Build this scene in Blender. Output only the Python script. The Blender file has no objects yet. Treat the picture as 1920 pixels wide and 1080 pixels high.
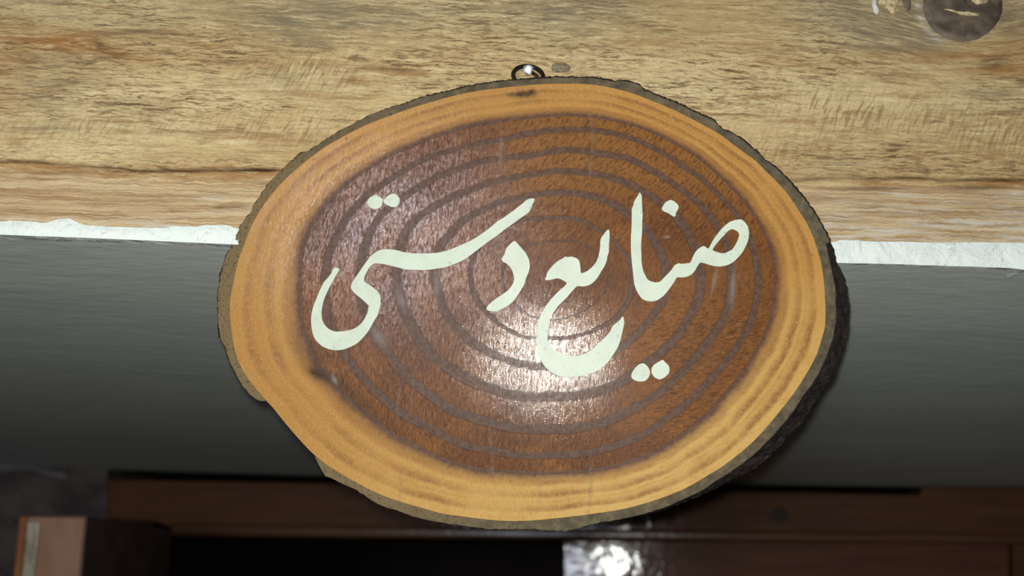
import bpy, math, random
import numpy as np
from mathutils import Vector, Matrix, noise as mnoise

random.seed(7); rng = np.random.default_rng(7)
S = bpy.context.scene
COL = S.collection

# ------------------------------------------------------------------ camera
F = 2200.0                                   # focal length in pixels of the 1920 px wide frame
O = np.array([0.0, 0.0, 1.50])
yaw, pitch, roll = math.radians(4.94), math.atan(520 / F), math.radians(0.55)
fw = np.array([math.sin(yaw) * math.cos(pitch), math.cos(yaw) * math.cos(pitch), math.sin(pitch)])
rt0 = np.array([math.cos(yaw), -math.sin(yaw), 0.0])
up0 = np.cross(rt0, fw)
rt = rt0 * math.cos(roll) + up0 * math.sin(roll)
up = -rt0 * math.sin(roll) + up0 * math.cos(roll)
cd = bpy.data.cameras.new('camera'); cam = bpy.data.objects.new('camera', cd); COL.objects.link(cam)
cam.matrix_world = Matrix(((rt[0], up[0], -fw[0], O[0]), (rt[1], up[1], -fw[1], O[1]), (rt[2], up[2], -fw[2], O[2]), (0, 0, 0, 1)))
cd.sensor_width = 36.0; cd.lens = 36.0 * F / 1920.0; cd.clip_start = 0.02
cd.dof.use_dof = True; cd.dof.focus_distance = 0.835; cd.dof.aperture_fstop = 6.0
S.camera = cam

# ------------------------------------------------------------------ world, lights, exposure
w = bpy.data.worlds.new('world'); S.world = w; w.use_nodes = True
w.node_tree.nodes['Background'].inputs[0].default_value = (0.75, 0.85, 1.0, 1)
w.node_tree.nodes['Background'].inputs[1].default_value = 0.010
def light(name, kind, loc, energy, color):
    l = bpy.data.lights.new(name, kind); l.energy = energy; l.color = color
    o = bpy.data.objects.new(name, l); COL.objects.link(o); o.location = loc
    return l, o
FLASH = O + rt * -0.006 + up * 0.012         # the phone's flash beside its lens
fl, _ = light('phone_flash', 'POINT', FLASH, 28.0, (0.985, 1.0, 0.945)); fl.shadow_soft_size = 0.006
# daylight behind the photographer, up and to the left: an open doorway and the brighter courtyard window in it
def daylight(name, x, z, sx, sz, energy, color, y=-3.0):
    l, o = light(name, 'AREA', (x, y, z), energy, color)
    l.shape = 'RECTANGLE'; l.size = sx; l.size_y = sz
    o.rotation_euler = (math.radians(90), 0, 0)
daylight('daylight_doorway', -1.02, 1.58, 0.93, 1.00, 11.0, (0.86, 0.90, 1.0))
daylight('daylight_window', -0.97, 1.53, 0.62, 0.30, 36.0, (0.80, 0.86, 1.0), -2.97)
S.view_settings.view_transform = 'Standard'; S.view_settings.look = 'None'
S.view_settings.gamma = 1.0; S.view_settings.use_curve_mapping = False
S.view_settings.exposure = 0.0
S.cycles.caustics_reflective = False

# ------------------------------------------------------------------ helpers: geometry
def ray(x, y):
    return fw + rt * ((x - 960) / F) - up * ((y - 540) / F)
def rays(P):
    P = np.asarray(P, float)
    return fw + np.outer((P[:, 0] - 960) / F, rt) - np.outer((P[:, 1] - 540) / F, up)
def hit(P, p0, n):                           # points of the picture carried onto a real plane
    d = rays(P); t = ((p0 - O) @ n) / (d @ n)
    return O + d * t[:, None]
def project(W):
    d = np.asarray(W) - O; z = d @ fw
    return np.stack([960 + F * (d @ rt) / z, 540 - F * (d @ up) / z], 1)
def nrm(v): return np.asarray(v, float) / np.linalg.norm(v)

def mesh_obj(name, verts, faces, mat=None, parent=None, smooth=False, attrs=None):
    me = bpy.data.meshes.new(name)
    me.from_pydata(np.asarray(verts, float).tolist(), [], faces if isinstance(faces, list) else faces.tolist())
    if attrs:
        for k, a in attrs.items():
            a = np.asarray(a, np.float32)
            if a.ndim == 1:
                me.attributes.new(k, 'FLOAT', 'POINT').data.foreach_set('value', a)
            else:
                me.attributes.new(k, 'FLOAT_VECTOR', 'POINT').data.foreach_set('vector', a.ravel())
    if smooth: me.polygons.foreach_set('use_smooth', [True] * len(me.polygons))
    me.update()
    o = bpy.data.objects.new(name, me); COL.objects.link(o)
    if mat: me.materials.append(mat)
    if parent: o.parent = parent
    return o
def thing(name, label, cat, M=None, group=None):
    o = bpy.data.objects.new(name, None); COL.objects.link(o)
    o.empty_display_size = 0.02
    if M is not None: o.matrix_world = M
    o['label'] = label; o['category'] = cat
    if group: o['group'] = group
    return o
def structure(o): o['kind'] = 'structure'; return o
def frame(loc, ex, ey, ez):
    return Matrix(((ex[0], ey[0], ez[0], loc[0]), (ex[1], ey[1], ez[1], loc[1]), (ex[2], ey[2], ez[2], loc[2]), (0, 0, 0, 1)))
def grid_faces(nu, nv, wrap=False):          # vertex index = u * nv + v
    u = np.arange(nu if wrap else nu - 1); v = np.arange(nv - 1)
    U, V = np.meshgrid(u, v, indexing='ij'); U2 = (U + 1) % nu
    return np.stack([U * nv + V, U2 * nv + V, U2 * nv + V + 1, U * nv + V + 1], -1).reshape(-1, 4)
def hexa(name, c8, mat, parent=None, bevel=0.0):   # c8: 4 front corners (TL,TR,BR,BL), 4 back ones
    o = mesh_obj(name, c8, [[0, 3, 2, 1], [4, 5, 6, 7], [0, 1, 5, 4], [1, 2, 6, 5], [2, 3, 7, 6], [3, 0, 4, 7]], mat, parent)
    if bevel:
        m = o.modifiers.new('bevel', 'BEVEL'); m.width = bevel; m.segments = 3
    return o
def slab(name, px4, p0, n, depth, mat, parent=None, bevel=0.0):   # board whose front lies on plane (p0,n)
    a = hit(px4, p0, n); b = a - n * depth
    return hexa(name, np.vstack([a, b]), mat, parent, bevel)
def tube(name, path, rad, mat, parent=None, seg=12, closed=False):
    path = np.asarray(path, float); n = len(path); vs = []
    rad = np.broadcast_to(np.asarray(rad, float), (n,))
    ref = np.array([0.123, 0.35, 0.93])
    for i in range(n):
        a = path[(i + 1) % n] if (closed or i < n - 1) else path[i]
        b = path[(i - 1) % n] if (closed or i > 0) else path[i]
        t = nrm(a - b); e1 = nrm(np.cross(t, ref)); e2 = np.cross(t, e1)
        for k in range(seg):
            q = 2 * math.pi * k / seg
            vs.append(path[i] + rad[i] * (e1 * math.cos(q) + e2 * math.sin(q)))
    fs = []
    for i in range(n if closed else n - 1):
        j = (i + 1) % n
        for k in range(seg):
            l = (k + 1) % seg
            fs.append([i * seg + k, i * seg + l, j * seg + l, j * seg + k])
    if not closed:
        fs.append(list(range(seg))); fs.append([(n - 1) * seg + k for k in range(seg)][::-1])
    return mesh_obj(name, vs, fs, mat, parent, True)
def ss(x, a, b):
    t = np.clip((x - a) / (b - a), 0, 1); return t * t * (3 - 2 * t)

# ------------------------------------------------------------------ helpers: materials
class NT:
    def __init__(s, name):
        s.m = bpy.data.materials.new(name); s.m.use_nodes = True
        s.t = s.m.node_tree; s.b = s.t.nodes['Principled BSDF']; s.out = s.t.nodes['Material Output']
    def node(s, k, **kw):
        n = s.t.nodes.new('ShaderNode' + k)
        for a, v in kw.items(): setattr(n, a, v)
        return n
    def put(s, sock, v):
        if isinstance(v, bpy.types.NodeSocket): s.t.links.new(v, sock)
        elif v is not None:
            if isinstance(v, tuple) and len(v) == 3 and sock.type == 'RGBA': v = v + (1,)
            sock.default_value = v
    def attr(s, name, vec=False):
        n = s.node('Attribute', attribute_name=name); return n.outputs['Vector' if vec else 'Fac']
    def obj(s): return s.node('TexCoord').outputs['Object']
    def mapping(s, v, scale=(1, 1, 1), rot=(0, 0, 0), loc=(0, 0, 0)):
        n = s.node('Mapping'); s.put(n.inputs[0], v)
        n.inputs['Scale'].default_value = scale; n.inputs['Rotation'].default_value = rot; n.inputs['Location'].default_value = loc
        return n.outputs[0]
    def noise(s, v, scale=1.0, detail=4.0, rough=0.55, dist=0.0):
        n = s.node('TexNoise'); s.put(n.inputs['Vector'], v)
        n.inputs['Scale'].default_value = scale; n.inputs['Detail'].default_value = detail
        n.inputs['Roughness'].default_value = rough; n.inputs['Distortion'].default_value = dist
        return n.outputs[0]
    def math(s, op, a, b=None, c=None, clamp=False):
        n = s.node('Math', operation=op, use_clamp=clamp)
        for i, v in enumerate((a, b, c)):
            if v is not None: s.put(n.inputs[i], v)
        return n.outputs[0]
    def rng(s, v, a, b, c=0.0, d=1.0, smooth=True):
        n = s.node('MapRange', interpolation_type='SMOOTHSTEP' if smooth else 'LINEAR'); s.put(n.inputs[0], v)
        for i, x in zip((1, 2, 3, 4), (a, b, c, d)): s.put(n.inputs[i], x)
        return n.outputs[0]
    def mix(s, f, a, b, blend='MIX'):
        n = s.node('Mix', data_type='RGBA', blend_type=blend); s.put(n.inputs[0], f); s.put(n.inputs[6], a); s.put(n.inputs[7], b)
        return n.outputs[2]
    def bump(s, h, strength, dist, normal=None):
        n = s.node('Bump'); n.inputs['Strength'].default_value = strength; n.inputs['Distance'].default_value = dist
        s.put(n.inputs['Height'], h)
        if normal is not None: s.put(n.inputs['Normal'], normal)
        return n.outputs[0]
    def set(s, **kw):
        for k, v in kw.items(): s.put(s.b.inputs[k.replace('_', ' ')], v)
        return s.m

# --- lintel timber: weathered, planed softwood with grain, saw marks, stains
def mat_timber():
    t = NT('weathered_timber'); g0 = t.attr('gp', True)
    wv = t.node('CombineXYZ'); t.put(wv.inputs[2], t.math('ADD', t.math('MULTIPLY_ADD', t.noise(t.mapping(g0, (55, 1, 80)), 1, 3, 0.6), 0.0046, -0.0023), t.math('MULTIPLY_ADD', t.noise(t.mapping(g0, (190, 1, 160)), 1, 2, 0.6), 0.0018, -0.0009)))
    va = t.node('VectorMath', operation='ADD'); t.put(va.inputs[0], g0); t.put(va.inputs[1], wv.outputs[0]); g = va.outputs[0]
    big = t.noise(t.mapping(g, (3.5, 1, 16)), 1, 4, 0.55)
    med = t.noise(t.mapping(g, (13, 1, 120), loc=(4, 0, 9)), 1, 6, 0.62, 0.5)
    fine = t.noise(t.mapping(g, (34, 1, 420), loc=(2, 0, 5)), 1, 7, 0.68, 0.6)
    fib = t.noise(t.mapping(g, (110, 1, 900), loc=(1, 0, 3)), 1, 4, 0.6, 0.4)
    fib2 = t.noise(t.mapping(g, (62, 1, 560), loc=(8, 0, 3)), 1, 5, 0.62, 1.2)
    spk = t.noise(t.mapping(g, (300, 1, 420)), 1, 3, 0.6)
    low = t.attr('low')
    c = t.mix(t.rng(big, 0.38, 0.62), (0.515, 0.355, 0.158), (0.670, 0.515, 0.265))
    c = t.mix(t.math('MULTIPLY', t.rng(med, 0.51, 0.66), 0.68), c, (0.34, 0.180, 0.068))
    fld = t.rng(t.noise(t.mapping(g, (7, 1, 26), loc=(11, 0, 1)), 1, 3, 0.5), 0.35, 0.60, 0.30, 1.0)
    fld = t.math('MULTIPLY', fld, t.rng(t.attr('saw'), 0, 1, 1.0, 0.45))
    # short dark fibres
    c = t.mix(t.math('MULTIPLY', t.math('MULTIPLY', t.rng(fine, 0.52, 0.62), fld), t.rng(low, 0, 1, 1.0, 0.8)), c, (0.185, 0.105, 0.048))
    c = t.mix(t.math('MULTIPLY', t.math('MULTIPLY', t.rng(fib, 0.52, 0.62), fld), 0.80), c, (0.25, 0.155, 0.075))
    c = t.mix(t.math('MULTIPLY', t.math('MULTIPLY', t.rng(fib2, 0.55, 0.63), fld), t.rng(low, 0, 1, 0.95, 0.5)), c, (0.125, 0.075, 0.038))
    c = t.mix(t.math('MULTIPLY', t.rng(fine, 0.46, 0.36), 0.50), c, (0.78, 0.650, 0.38))
    c = t.mix(t.math('MULTIPLY', t.rng(spk, 0.52, 0.66), 0.28), c, (0.28, 0.19, 0.10))
    # stains with a place of their own
    c = t.mix(t.math('MULTIPLY', t.attr('orange'), t.math('MULTIPLY', t.rng(med, 0.36, 0.60, 0.25, 1.0), t.rng(fine, 0.36, 0.56, 0.35, 1.0))), c, (0.34, 0.145, 0.035))
    c = t.mix(t.math('MULTIPLY', t.attr('grey'), t.rng(fine, 0.36, 0.62, 0.30, 0.95)), c, (0.215, 0.175, 0.105))
    c = t.mix(t.math('MULTIPLY', t.attr('dark'), t.rng(fine, 0.32, 0.60, 0.25, 1.0)), c, (0.10, 0.060, 0.03))
    # slanting plane and saw marks
    saw = t.noise(t.mapping(t.mapping(g, rot=(0, math.radians(-25), 0)), (400, 1, 62)), 1, 5, 0.62, 0.5)
    c = t.mix(t.math('MULTIPLY', t.attr('saw'), t.rng(saw, 0.52, 0.60, 0, 0.72)), c, (0.27, 0.17, 0.08))
    c = t.mix(t.math('MULTIPLY', t.attr('saw'), t.rng(saw, 0.46, 0.36, 0, 0.55)), c, (0.72, 0.56, 0.30))
    # lower arris: calmer, pinkish streaks with plaster smears
    lowst = t.noise(t.mapping(g, (5, 1, 230), loc=(7, 0, 2)), 1, 5, 0.6, 0.3)
    lowc = t.mix(t.rng(lowst, 0.42, 0.58), (0.62, 0.465, 0.275), (0.36, 0.210, 0.105))
    lowf = t.noise(t.mapping(g, (14, 1, 760), loc=(9, 0, 4)), 1, 5, 0.62, 0.4)
    lowc = t.mix(t.math('MULTIPLY', t.rng(lowf, 0.52, 0.62), 0.75), lowc, (0.22, 0.115, 0.052))
    lowc = t.mix(t.math('MULTIPLY', t.rng(lowf, 0.46, 0.38), 0.6), lowc, (0.74, 0.58, 0.38))
    c = t.mix(t.math('MULTIPLY', low, 0.68), c, lowc)
    c = t.mix(t.math('MULTIPLY', t.attr('white'), t.rng(t.noise(t.mapping(g, (18, 1, 300), loc=(3, 0, 3)), 1, 6, 0.65), 0.44, 0.64)), c, (0.60, 0.56, 0.47))
    c = t.mix(t.math('MULTIPLY', t.attr('crack'), t.rng(med, 0.30, 0.55, 0.6, 1.0)), c, (0.055, 0.024, 0.010))
    h = t.math('ADD', t.math('MULTIPLY', fine, 0.65), t.math('MULTIPLY', fib, 0.45))
    h = t.math('ADD', h, t.math('MULTIPLY', t.math('MULTIPLY', saw, t.attr('saw')), 0.6))
    return t.set(Base_Color=c, Roughness=0.75, Specular_IOR_Level=0.25, Normal=t.bump(h, 0.75, 0.0016))

def mat_simple(name, c1, c2, scale=(30, 30, 30), rough=0.7, spec=0.3, bump=0.3, bd=0.001, metal=0.0, lo=0.35, hi=0.65, coat=0.0, coat_r=0.1, detail=5):
    t = NT(name); v = t.mapping(t.obj(), scale)
    n = t.noise(v, 1, detail, 0.6, 0.2)
    t.set(Base_Color=t.mix(t.rng(n, lo, hi), c1, c2), Roughness=rough, Specular_IOR_Level=spec, Metallic=metal,
          Normal=t.bump(t.noise(v, 2.3, 5, 0.6), bump, bd))
    if coat: t.set(Coat_Weight=coat, Coat_Roughness=coat_r)
    return t.m

# --- the sign's cut face
def mat_slice():
    t = NT('varnished_wood_slice'); p = t.obj()
    t0 = t.attr('ring')
    wob = t.noise(p, 35, 3, 0.5); wob2 = t.noise(p, 260, 4, 0.6)
    t1 = t.math('ADD', t0, t.math('MULTIPLY_ADD', wob, 0.16, -0.08))
    tt = t.math('ADD', t1, t.math('MULTIPLY_ADD', wob2, 0.09, -0.045))
    heart = t.rng(tt, 8.18, 7.97)
    # annual rings: broad grey lilac bands in the heart
    dr = t.math('ABSOLUTE', t.math('SUBTRACT', tt, t.math('ROUND', tt)))
    wid = t.rng(t0, 2.0, 4.6, 0.050, 0.150)
    band = t.rng(dr, t.math('MULTIPLY', wid, 1.2), t.math('MULTIPLY', wid, 0.72))
    band = t.math('MULTIPLY', band, t.rng(t0, 0.6, 2.6, 0.10, 1.0))
    edge = t.math('MULTIPLY', t.rng(t.math('ABSOLUTE', t.math('SUBTRACT', t.math('SUBTRACT', tt, t.math('ROUND', tt)), t.math('MULTIPLY', wid, -1.0))), 0.055, 0.0), t.rng(t0, 0.8, 2.0, 0.2, 0.75))
    # grain hatching: strokes across the face
    wu, wl = t.attr('lean_up'), t.attr('lean_low')
    def strokes(sx, sy, det, ds):
        a = t.noise(t.mapping(t.mapping(p, rot=(0, 0, math.radians(8))), (sx, sy, 1)), 1, det, 0.62, ds)
        b = t.noise(t.mapping(t.mapping(p, rot=(0, 0, math.radians(40)), loc=(0.31, 0.2, 0)), (sx, sy, 1)), 1, det, 0.62, ds)
        c_ = t.noise(t.mapping(t.mapping(p, rot=(0, 0, math.radians(80)), loc=(0.77, 0.1, 0)), (sx, sy, 1)), 1, det, 0.62, ds)
        def lerp(f, u, v): return t.math('MULTIPLY_ADD', f, t.math('SUBTRACT', v, u), u)
        return lerp(wl, lerp(wu, a, b), c_)
    hat = strokes(680, 190, 5, 0.8); hat2 = strokes(1600, 420, 3, 0.5)
    cloud = t.noise(p, 16, 4, 0.55); cloud2 = t.noise(p, 7, 3, 0.5)
    hc = t.mix(t.rng(cloud, 0.35, 0.68), (0.122, 0.043, 0.0140), (0.205, 0.078, 0.0200))
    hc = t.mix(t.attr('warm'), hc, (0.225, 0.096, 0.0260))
    hc = t.mix(t.math('MULTIPLY', t.rng(hat, 0.46, 0.66), 0.75), hc, (0.060, 0.022, 0.0080))
    hc = t.mix(t.math('MULTIPLY', t.rng(hat, 0.46, 0.30), 0.45), hc, (0.310, 0.150, 0.042))
    hc = t.mix(t.math('MULTIPLY', t.rng(hat2, 0.52, 0.75), 0.45), hc, (0.055, 0.022, 0.0090))
    hc = t.mix(t.math('MULTIPLY', band, 0.88), hc, t.mix(t.rng(wob2, 0.38, 0.62), (0.080, 0.044, 0.031), (0.115, 0.070, 0.052)))
    hc = t.mix(t.math('MULTIPLY', edge, 0.7), hc, (0.034, 0.014, 0.006))
    # sapwood
    def sb(at, a_, b_): return t.math('MULTIPLY', t.rng(t1, at - a_, at), t.rng(t1, at + b_, at))
    sap = t.mix(t.rng(cloud2, 0.35, 0.65), (0.400, 0.196, 0.050), (0.440, 0.226, 0.060))
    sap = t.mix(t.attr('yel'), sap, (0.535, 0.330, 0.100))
    sap = t.mix(t.math('MULTIPLY', t.rng(t.noise(p, 55, 4, 0.6), 0.45, 0.70), 0.35), sap, (0.42, 0.185, 0.045))
    for at, a_, b_, k in ((8.19, 0.12, 0.09, 0.70), (8.46, 0.17, 0.08, 0.90), (8.60, 0.06, 0.05, 0.30), (8.77, 0.17, 0.09, 0.95)):
        sap = t.mix(t.math('MULTIPLY', sb(at, a_, b_), t.math('MULTIPLY', t.rng(cloud, 0.36, 0.62, k * 0.25, k), t.rng(wob2, 0.30, 0.60, 0.55, 1.0))), sap, (0.225, 0.096, 0.030))
    sap = t.mix(t.math('MULTIPLY', t.rng(hat, 0.50, 0.66), 0.32), sap, (0.31, 0.135, 0.036))
    sap = t.mix(t.math('MULTIPLY', t.rng(hat2, 0.47, 0.36), 0.35), sap, (0.62, 0.41, 0.14))
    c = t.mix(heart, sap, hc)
    c = t.mix(t.math('MULTIPLY', t.math('MULTIPLY', t.rng(tt, 8.32, 8.05), t.rng(tt, 7.85, 8.1)), 0.35), c, (0.19, 0.075, 0.024))
    c = t.mix(t.math('MULTIPLY', t.attr('saw'), t.rng(wob2, 0.35, 0.55, 0.3, 1.0)), c, (0.175, 0.115, 0.085))
    c = t.mix(t.math('MULTIPLY', t.attr('dark'), t.rng(wob2, 0.30, 0.55, 0.55, 1.0)), c, (0.040, 0.022, 0.013))
    c = t.mix(t.attr('chalk'), c, (0.30, 0.25, 0.22))
    # varnish
    rel = t.math('ADD', t.math('MULTIPLY', hat, 0.8), t.math('MULTIPLY', hat2, 0.5))
    rel = t.math('SUBTRACT', rel, t.math('MULTIPLY', band, 0.35))
    nb = t.bump(rel, 0.30, 0.0006)
    grit = t.noise(p, 1100, 3, 0.7); orange_peel = t.noise(p, 150, 2, 0.5)
    hh = t.math('ADD', t.math('MULTIPLY', hat, 0.6), t.math('MULTIPLY', grit, 0.7))
    nc = t.bump(t.math('ADD', hh, t.math('MULTIPLY', orange_peel, 0.3)), 0.125, 0.0005)
    dull = t.math('MULTIPLY', t.math('MULTIPLY', band, heart), 0.85)
    # the varnish has sunk into the pores and is broken by scratches
    film = t.math('MULTIPLY', t.rng(hat, 0.60, 0.42, 0.22, 1.0), t.rng(t.noise(p, 420, 4, 0.7), 0.40, 0.60, 0.35, 1.0))
    film = t.math('MULTIPLY', film, t.rng(t.noise(p, 26, 3, 0.5), 0.35, 0.62, 0.65, 1.0))
    cw = t.math('MULTIPLY', t.math('MULTIPLY', film, 0.42), t.math('SUBTRACT', 1.0, dull))
    t.set(Base_Color=c, Roughness=0.30, Specular_IOR_Level=0.05, Normal=nb,
          Coat_Weight=cw, Coat_Roughness=0.06, Coat_Normal=nc)
    return t.m

def mat_bark():
    t = NT('bark'); p = t.obj(); side = t.attr('side')
    n = t.noise(p, 120, 5, 0.65); n2 = t.noise(p, 480, 4, 0.65); n3 = t.noise(p, 14, 3, 0.5)
    f = t.mix(t.rng(n, 0.35, 0.65), (0.090, 0.070, 0.042), (0.165, 0.128, 0.076))
    f = t.mix(t.attr('pale'), f, (0.200, 0.140, 0.068))
    f = t.mix(t.math('MULTIPLY', t.rng(n2, 0.50, 0.70), 0.7), f, (0.045, 0.035, 0.022))
    f = t.mix(t.math('MULTIPLY', t.rng(n3, 0.55, 0.70), 0.35), f, (0.07, 0.062, 0.05))
    s = t.mix(t.rng(n, 0.35, 0.65), (0.014, 0.010, 0.009), (0.055, 0.040, 0.034))
    s = t.mix(t.rng(n2, 0.66, 0.76), s, (0.17, 0.13, 0.10))
    return t.set(Base_Color=t.mix(side, f, s), Roughness=0.85, Specular_IOR_Level=0.2,
                 Normal=t.bump(t.math('ADD', n2, n), 0.8, 0.0014))

def mat_paint():
    t = NT('cream_letter_paint'); p = t.obj()
    n = t.noise(p, 330, 4, 0.65); m = t.noise(p, 24, 3, 0.5); k = t.noise(p, 60, 3, 0.5)
    c = t.mix(t.rng(k, 0.35, 0.65), (0.525, 0.585, 0.470), (0.570, 0.630, 0.505))
    c = t.mix(t.math('MULTIPLY', t.rng(n, 0.58, 0.70), t.rng(m, 0.44, 0.58, 0.12, 0.85)), c, (0.30, 0.36, 0.31))
    return t.set(Base_Color=c, Roughness=0.40, Specular_IOR_Level=0.16, Normal=t.bump(t.noise(p, 420, 4, 0.6), 0.25, 0.0004))

def mat_plaster_white():
    t = NT('white_plaster'); p = t.obj()
    n = t.noise(p, 45, 6, 0.6, 0.6)
    c = t.mix(t.rng(n, 0.38, 0.62), (0.790, 0.850, 0.790), (0.835, 0.890, 0.825))
    c = t.mix(t.math('MULTIPLY', t.rng(t.math('ABSOLUTE', t.math('SUBTRACT', t.noise(p, 38, 3, 0.5, 1.2), 0.5)), 0.014, 0.0), 0.50), c, (0.48, 0.52, 0.49))
    return t.set(Base_Color=c, Roughness=0.85, Specular_IOR_Level=0.2, Normal=t.bump(n, 1.0, 0.0045))

def mat_soffit():
    t = NT('grey_painted_plaster'); p = t.obj()
    n = t.noise(t.mapping(p, (2.2, 9, 1)), 1, 6, 0.66, 1.0); fl = t.noise(t.mapping(p, (160, 80, 100)), 1, 4, 0.65, 0.6)
    c = t.mix(t.rng(n, 0.30, 0.70), (0.690, 0.745, 0.665), (0.800, 0.850, 0.765))
    c = t.mix(t.math('MULTIPLY', t.rng(fl, 0.605, 0.655), t.attr('fleck')), c, (0.85, 0.87, 0.84))
    return t.set(Base_Color=c, Roughness=0.8, Specular_IOR_Level=0.2,
                 Normal=t.bump(t.noise(t.mapping(p, (30, 60, 30)), 1, 5, 0.6), 0.35, 0.002))

def mat_lacquer(name, c1, c2, coat=0.30, coat_r=0.09, bd=0.0012, sc=40, bs=0.5):
    t = NT(name); p = t.obj()
    g = t.noise(t.mapping(p, (6, 6, 60)), 1, 5, 0.6, 0.4)
    c = t.mix(t.rng(g, 0.35, 0.65), c1, c2)
    w_ = t.noise(p, sc, 2, 0.5, 0.5)
    return t.set(Base_Color=c, Roughness=0.6, Specular_IOR_Level=0.2, Coat_Weight=coat, Coat_Roughness=coat_r,
                 Coat_Normal=t.bump(w_, bs, bd))

M_timber, M_slice, M_bark, M_paint = mat_timber(), mat_slice(), mat_bark(), mat_paint()
M_white, M_soffit = mat_plaster_white(), mat_soffit()
M_knot = mat_simple('dark_knot_wood', (0.070, 0.050, 0.035), (0.165, 0.122, 0.082), (45, 45, 70), 0.62, 0.4, 0.6, 0.0012)
M_knot2 = mat_simple('grey_knot_wood', (0.13, 0.100, 0.058), (0.33, 0.265, 0.165), (180, 200, 420), 0.8, 0.2, 0.7, 0.001)
M_straw = mat_simple('pale_splinter_wood', (0.38, 0.26, 0.12), (0.66, 0.54, 0.33), (300, 200, 300), 0.8, 0.2, 0.6, 0.001)
M_chalk = mat_simple('white_plaster_crumb', (0.55, 0.53, 0.45), (0.75, 0.74, 0.68), (200, 200, 200), 0.85, 0.2, 0.5, 0.001)
M_iron = mat_simple('black_iron_wire', (0.020, 0.017, 0.013), (0.050, 0.042, 0.032), (300, 300, 300), 0.34, 0.6, 0.2, 0.0003, 0.55)
M_steel = mat_simple('bright_nail_steel', (0.60, 0.62, 0.64), (0.88, 0.90, 0.92), (400, 400, 400), 0.38, 0.5, 0.8, 0.0006, 0.75)
M_shank = mat_simple('rusty_nail_steel', (0.045, 0.030, 0.020), (0.11, 0.075, 0.05), (400, 400, 400), 0.6, 0.4, 0.4, 0.0004, 0.3)
M_dwood = mat_lacquer('dark_lacquered_wood', (0.066, 0.024, 0.0060), (0.092, 0.034, 0.0085))
M_door = mat_lacquer('red_brown_lacquered_door', (0.074, 0.025, 0.0085), (0.104, 0.036, 0.0115))
M_dhead = mat_lacquer('brown_frame_wood', (0.074, 0.030, 0.009), (0.100, 0.041, 0.012), 0.35, 0.22)
M_dknot = mat_simple('black_knot', (0.030, 0.014, 0.008), (0.050, 0.022, 0.010), (30, 30, 30), 0.6, 0.2, 0.2)
M_edge = mat_simple('bare_salmon_wood', (0.27, 0.148, 0.088), (0.345, 0.190, 0.120), (25, 25, 6), 0.75, 0.2, 0.2)
M_edge2 = mat_simple('orange_worn_wood', (0.24, 0.085, 0.032), (0.32, 0.125, 0.052), (25, 25, 8), 0.75, 0.2, 0.2)
M_plate = mat_simple('tarnished_brass', (0.13, 0.105, 0.065), (0.34, 0.30, 0.21), (40, 40, 18), 0.45, 0.4, 0.4, 0.002, 0.4)
M_leaf = mat_simple('dark_door_wood', (0.085, 0.052, 0.045), (0.125, 0.080, 0.068), (10, 10, 30), 0.7, 0.2, 0.2)
M_post = mat_simple('brown_post_wood', (0.066, 0.025, 0.007), (0.090, 0.035, 0.010), (12, 12, 40), 0.7, 0.2, 0.2)
M_wall = mat_simple('sooty_plaster', (0.055, 0.042, 0.040), (0.115, 0.088, 0.082), (9, 9, 14), 0.9, 0.1, 0.4, 0.004)
M_smear = mat_simple('pale_plaster_patch', (0.10, 0.088, 0.084), (0.18, 0.165, 0.16), (20, 20, 30), 0.9, 0.1, 0.4, 0.003)
M_black = mat_simple('painted_darkness', (0.020, 0.016, 0.013), (0.030, 0.024, 0.020), (3, 3, 3), 0.95, 0.05, 0.1)  # darkness painted into the base colour, keeps the room past the doors black

# ------------------------------------------------------------------ sign plane and lintel plane
SN = -nrm(ray(1030, 690))                    # the way the sign faces
SP = O + ray(1000, 570) * 0.83
SX = nrm(rt - SN * (rt @ SN)); SY = np.cross(SN, SX)
T = 0.022                                    # slab thickness
Y0 = float((hit([(1000, 480)], SP, SN)[0] - SN * T)[1]) + 0.004
LN = np.array([0.0, -1.0, 0.0]); LP = np.array([0.0, Y0, 0.0])
def on_lintel(P, dy=0.0): return hit(P, LP + LN * dy, LN)

# ------------------------------------------------------------------ structure: white plaster strip and soffit
top_px = [(-1000, 392), (-500, 404), (-250, 410), (-120, 413), (0, 415), (30, 414), (62, 415.5), (87, 418), (100, 414), (112, 410), (132, 410), (142, 415), (160, 422), (200, 424.5),
          (275, 427), (312, 427.5), (320, 424), (370, 425), (382, 422), (425, 422.5), (445, 428), (600, 432), (1000, 440), (1400, 449), (1540, 453),
          (1561, 454), (1579.5, 449.7), (1610, 451), (1633, 453), (1688, 453), (1758, 455), (1827, 454), (1920, 455.5), (2040, 458), (2200, 461), (2450, 466), (2950, 478)]
bot_px = [(-1000, 402), (-500, 421), (0, 440), (200, 447.5), (432, 458), (1000, 475.5), (1572, 493), (1688, 495.5), (1804, 499.5), (1885, 502), (1908, 504), (1920, 506), (2000, 508), (2450, 522), (2950, 537)]
xs = np.unique(np.concatenate([np.linspace(-1000, 2950, 560), [p[0] for p in top_px]]))
ty = np.interp(xs, *np.array(top_px).T); by = np.interp(xs, *np.array(bot_px).T)
ty = ty + np.array([1.1 * mnoise.noise((x * 0.06, 3.0, 0)) + 0.8 * mnoise.noise((x * 0.2, 8.0, 0)) for x in xs])
nv = 8; V = []
for k in range(nv + 2):
    if k == 0: V.append(on_lintel(np.stack([xs, ty - 0.6], 1), -0.006)); continue
    f_ = min((k - 1) / (nv - 1), 1)
    yy = ty * (1 - f_) + by * f_
    dy = 0.0016 + 0.0008 * math.sin(math.pi * f_)
    if k == nv + 1:
        W = on_lintel(np.stack([xs, by], 1), dy); W = W - LN * 0.03; V.append(W)
    else: V.append(on_lintel(np.stack([xs, yy], 1), dy))
V = np.stack(V, 1).reshape(-1, 3)
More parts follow.
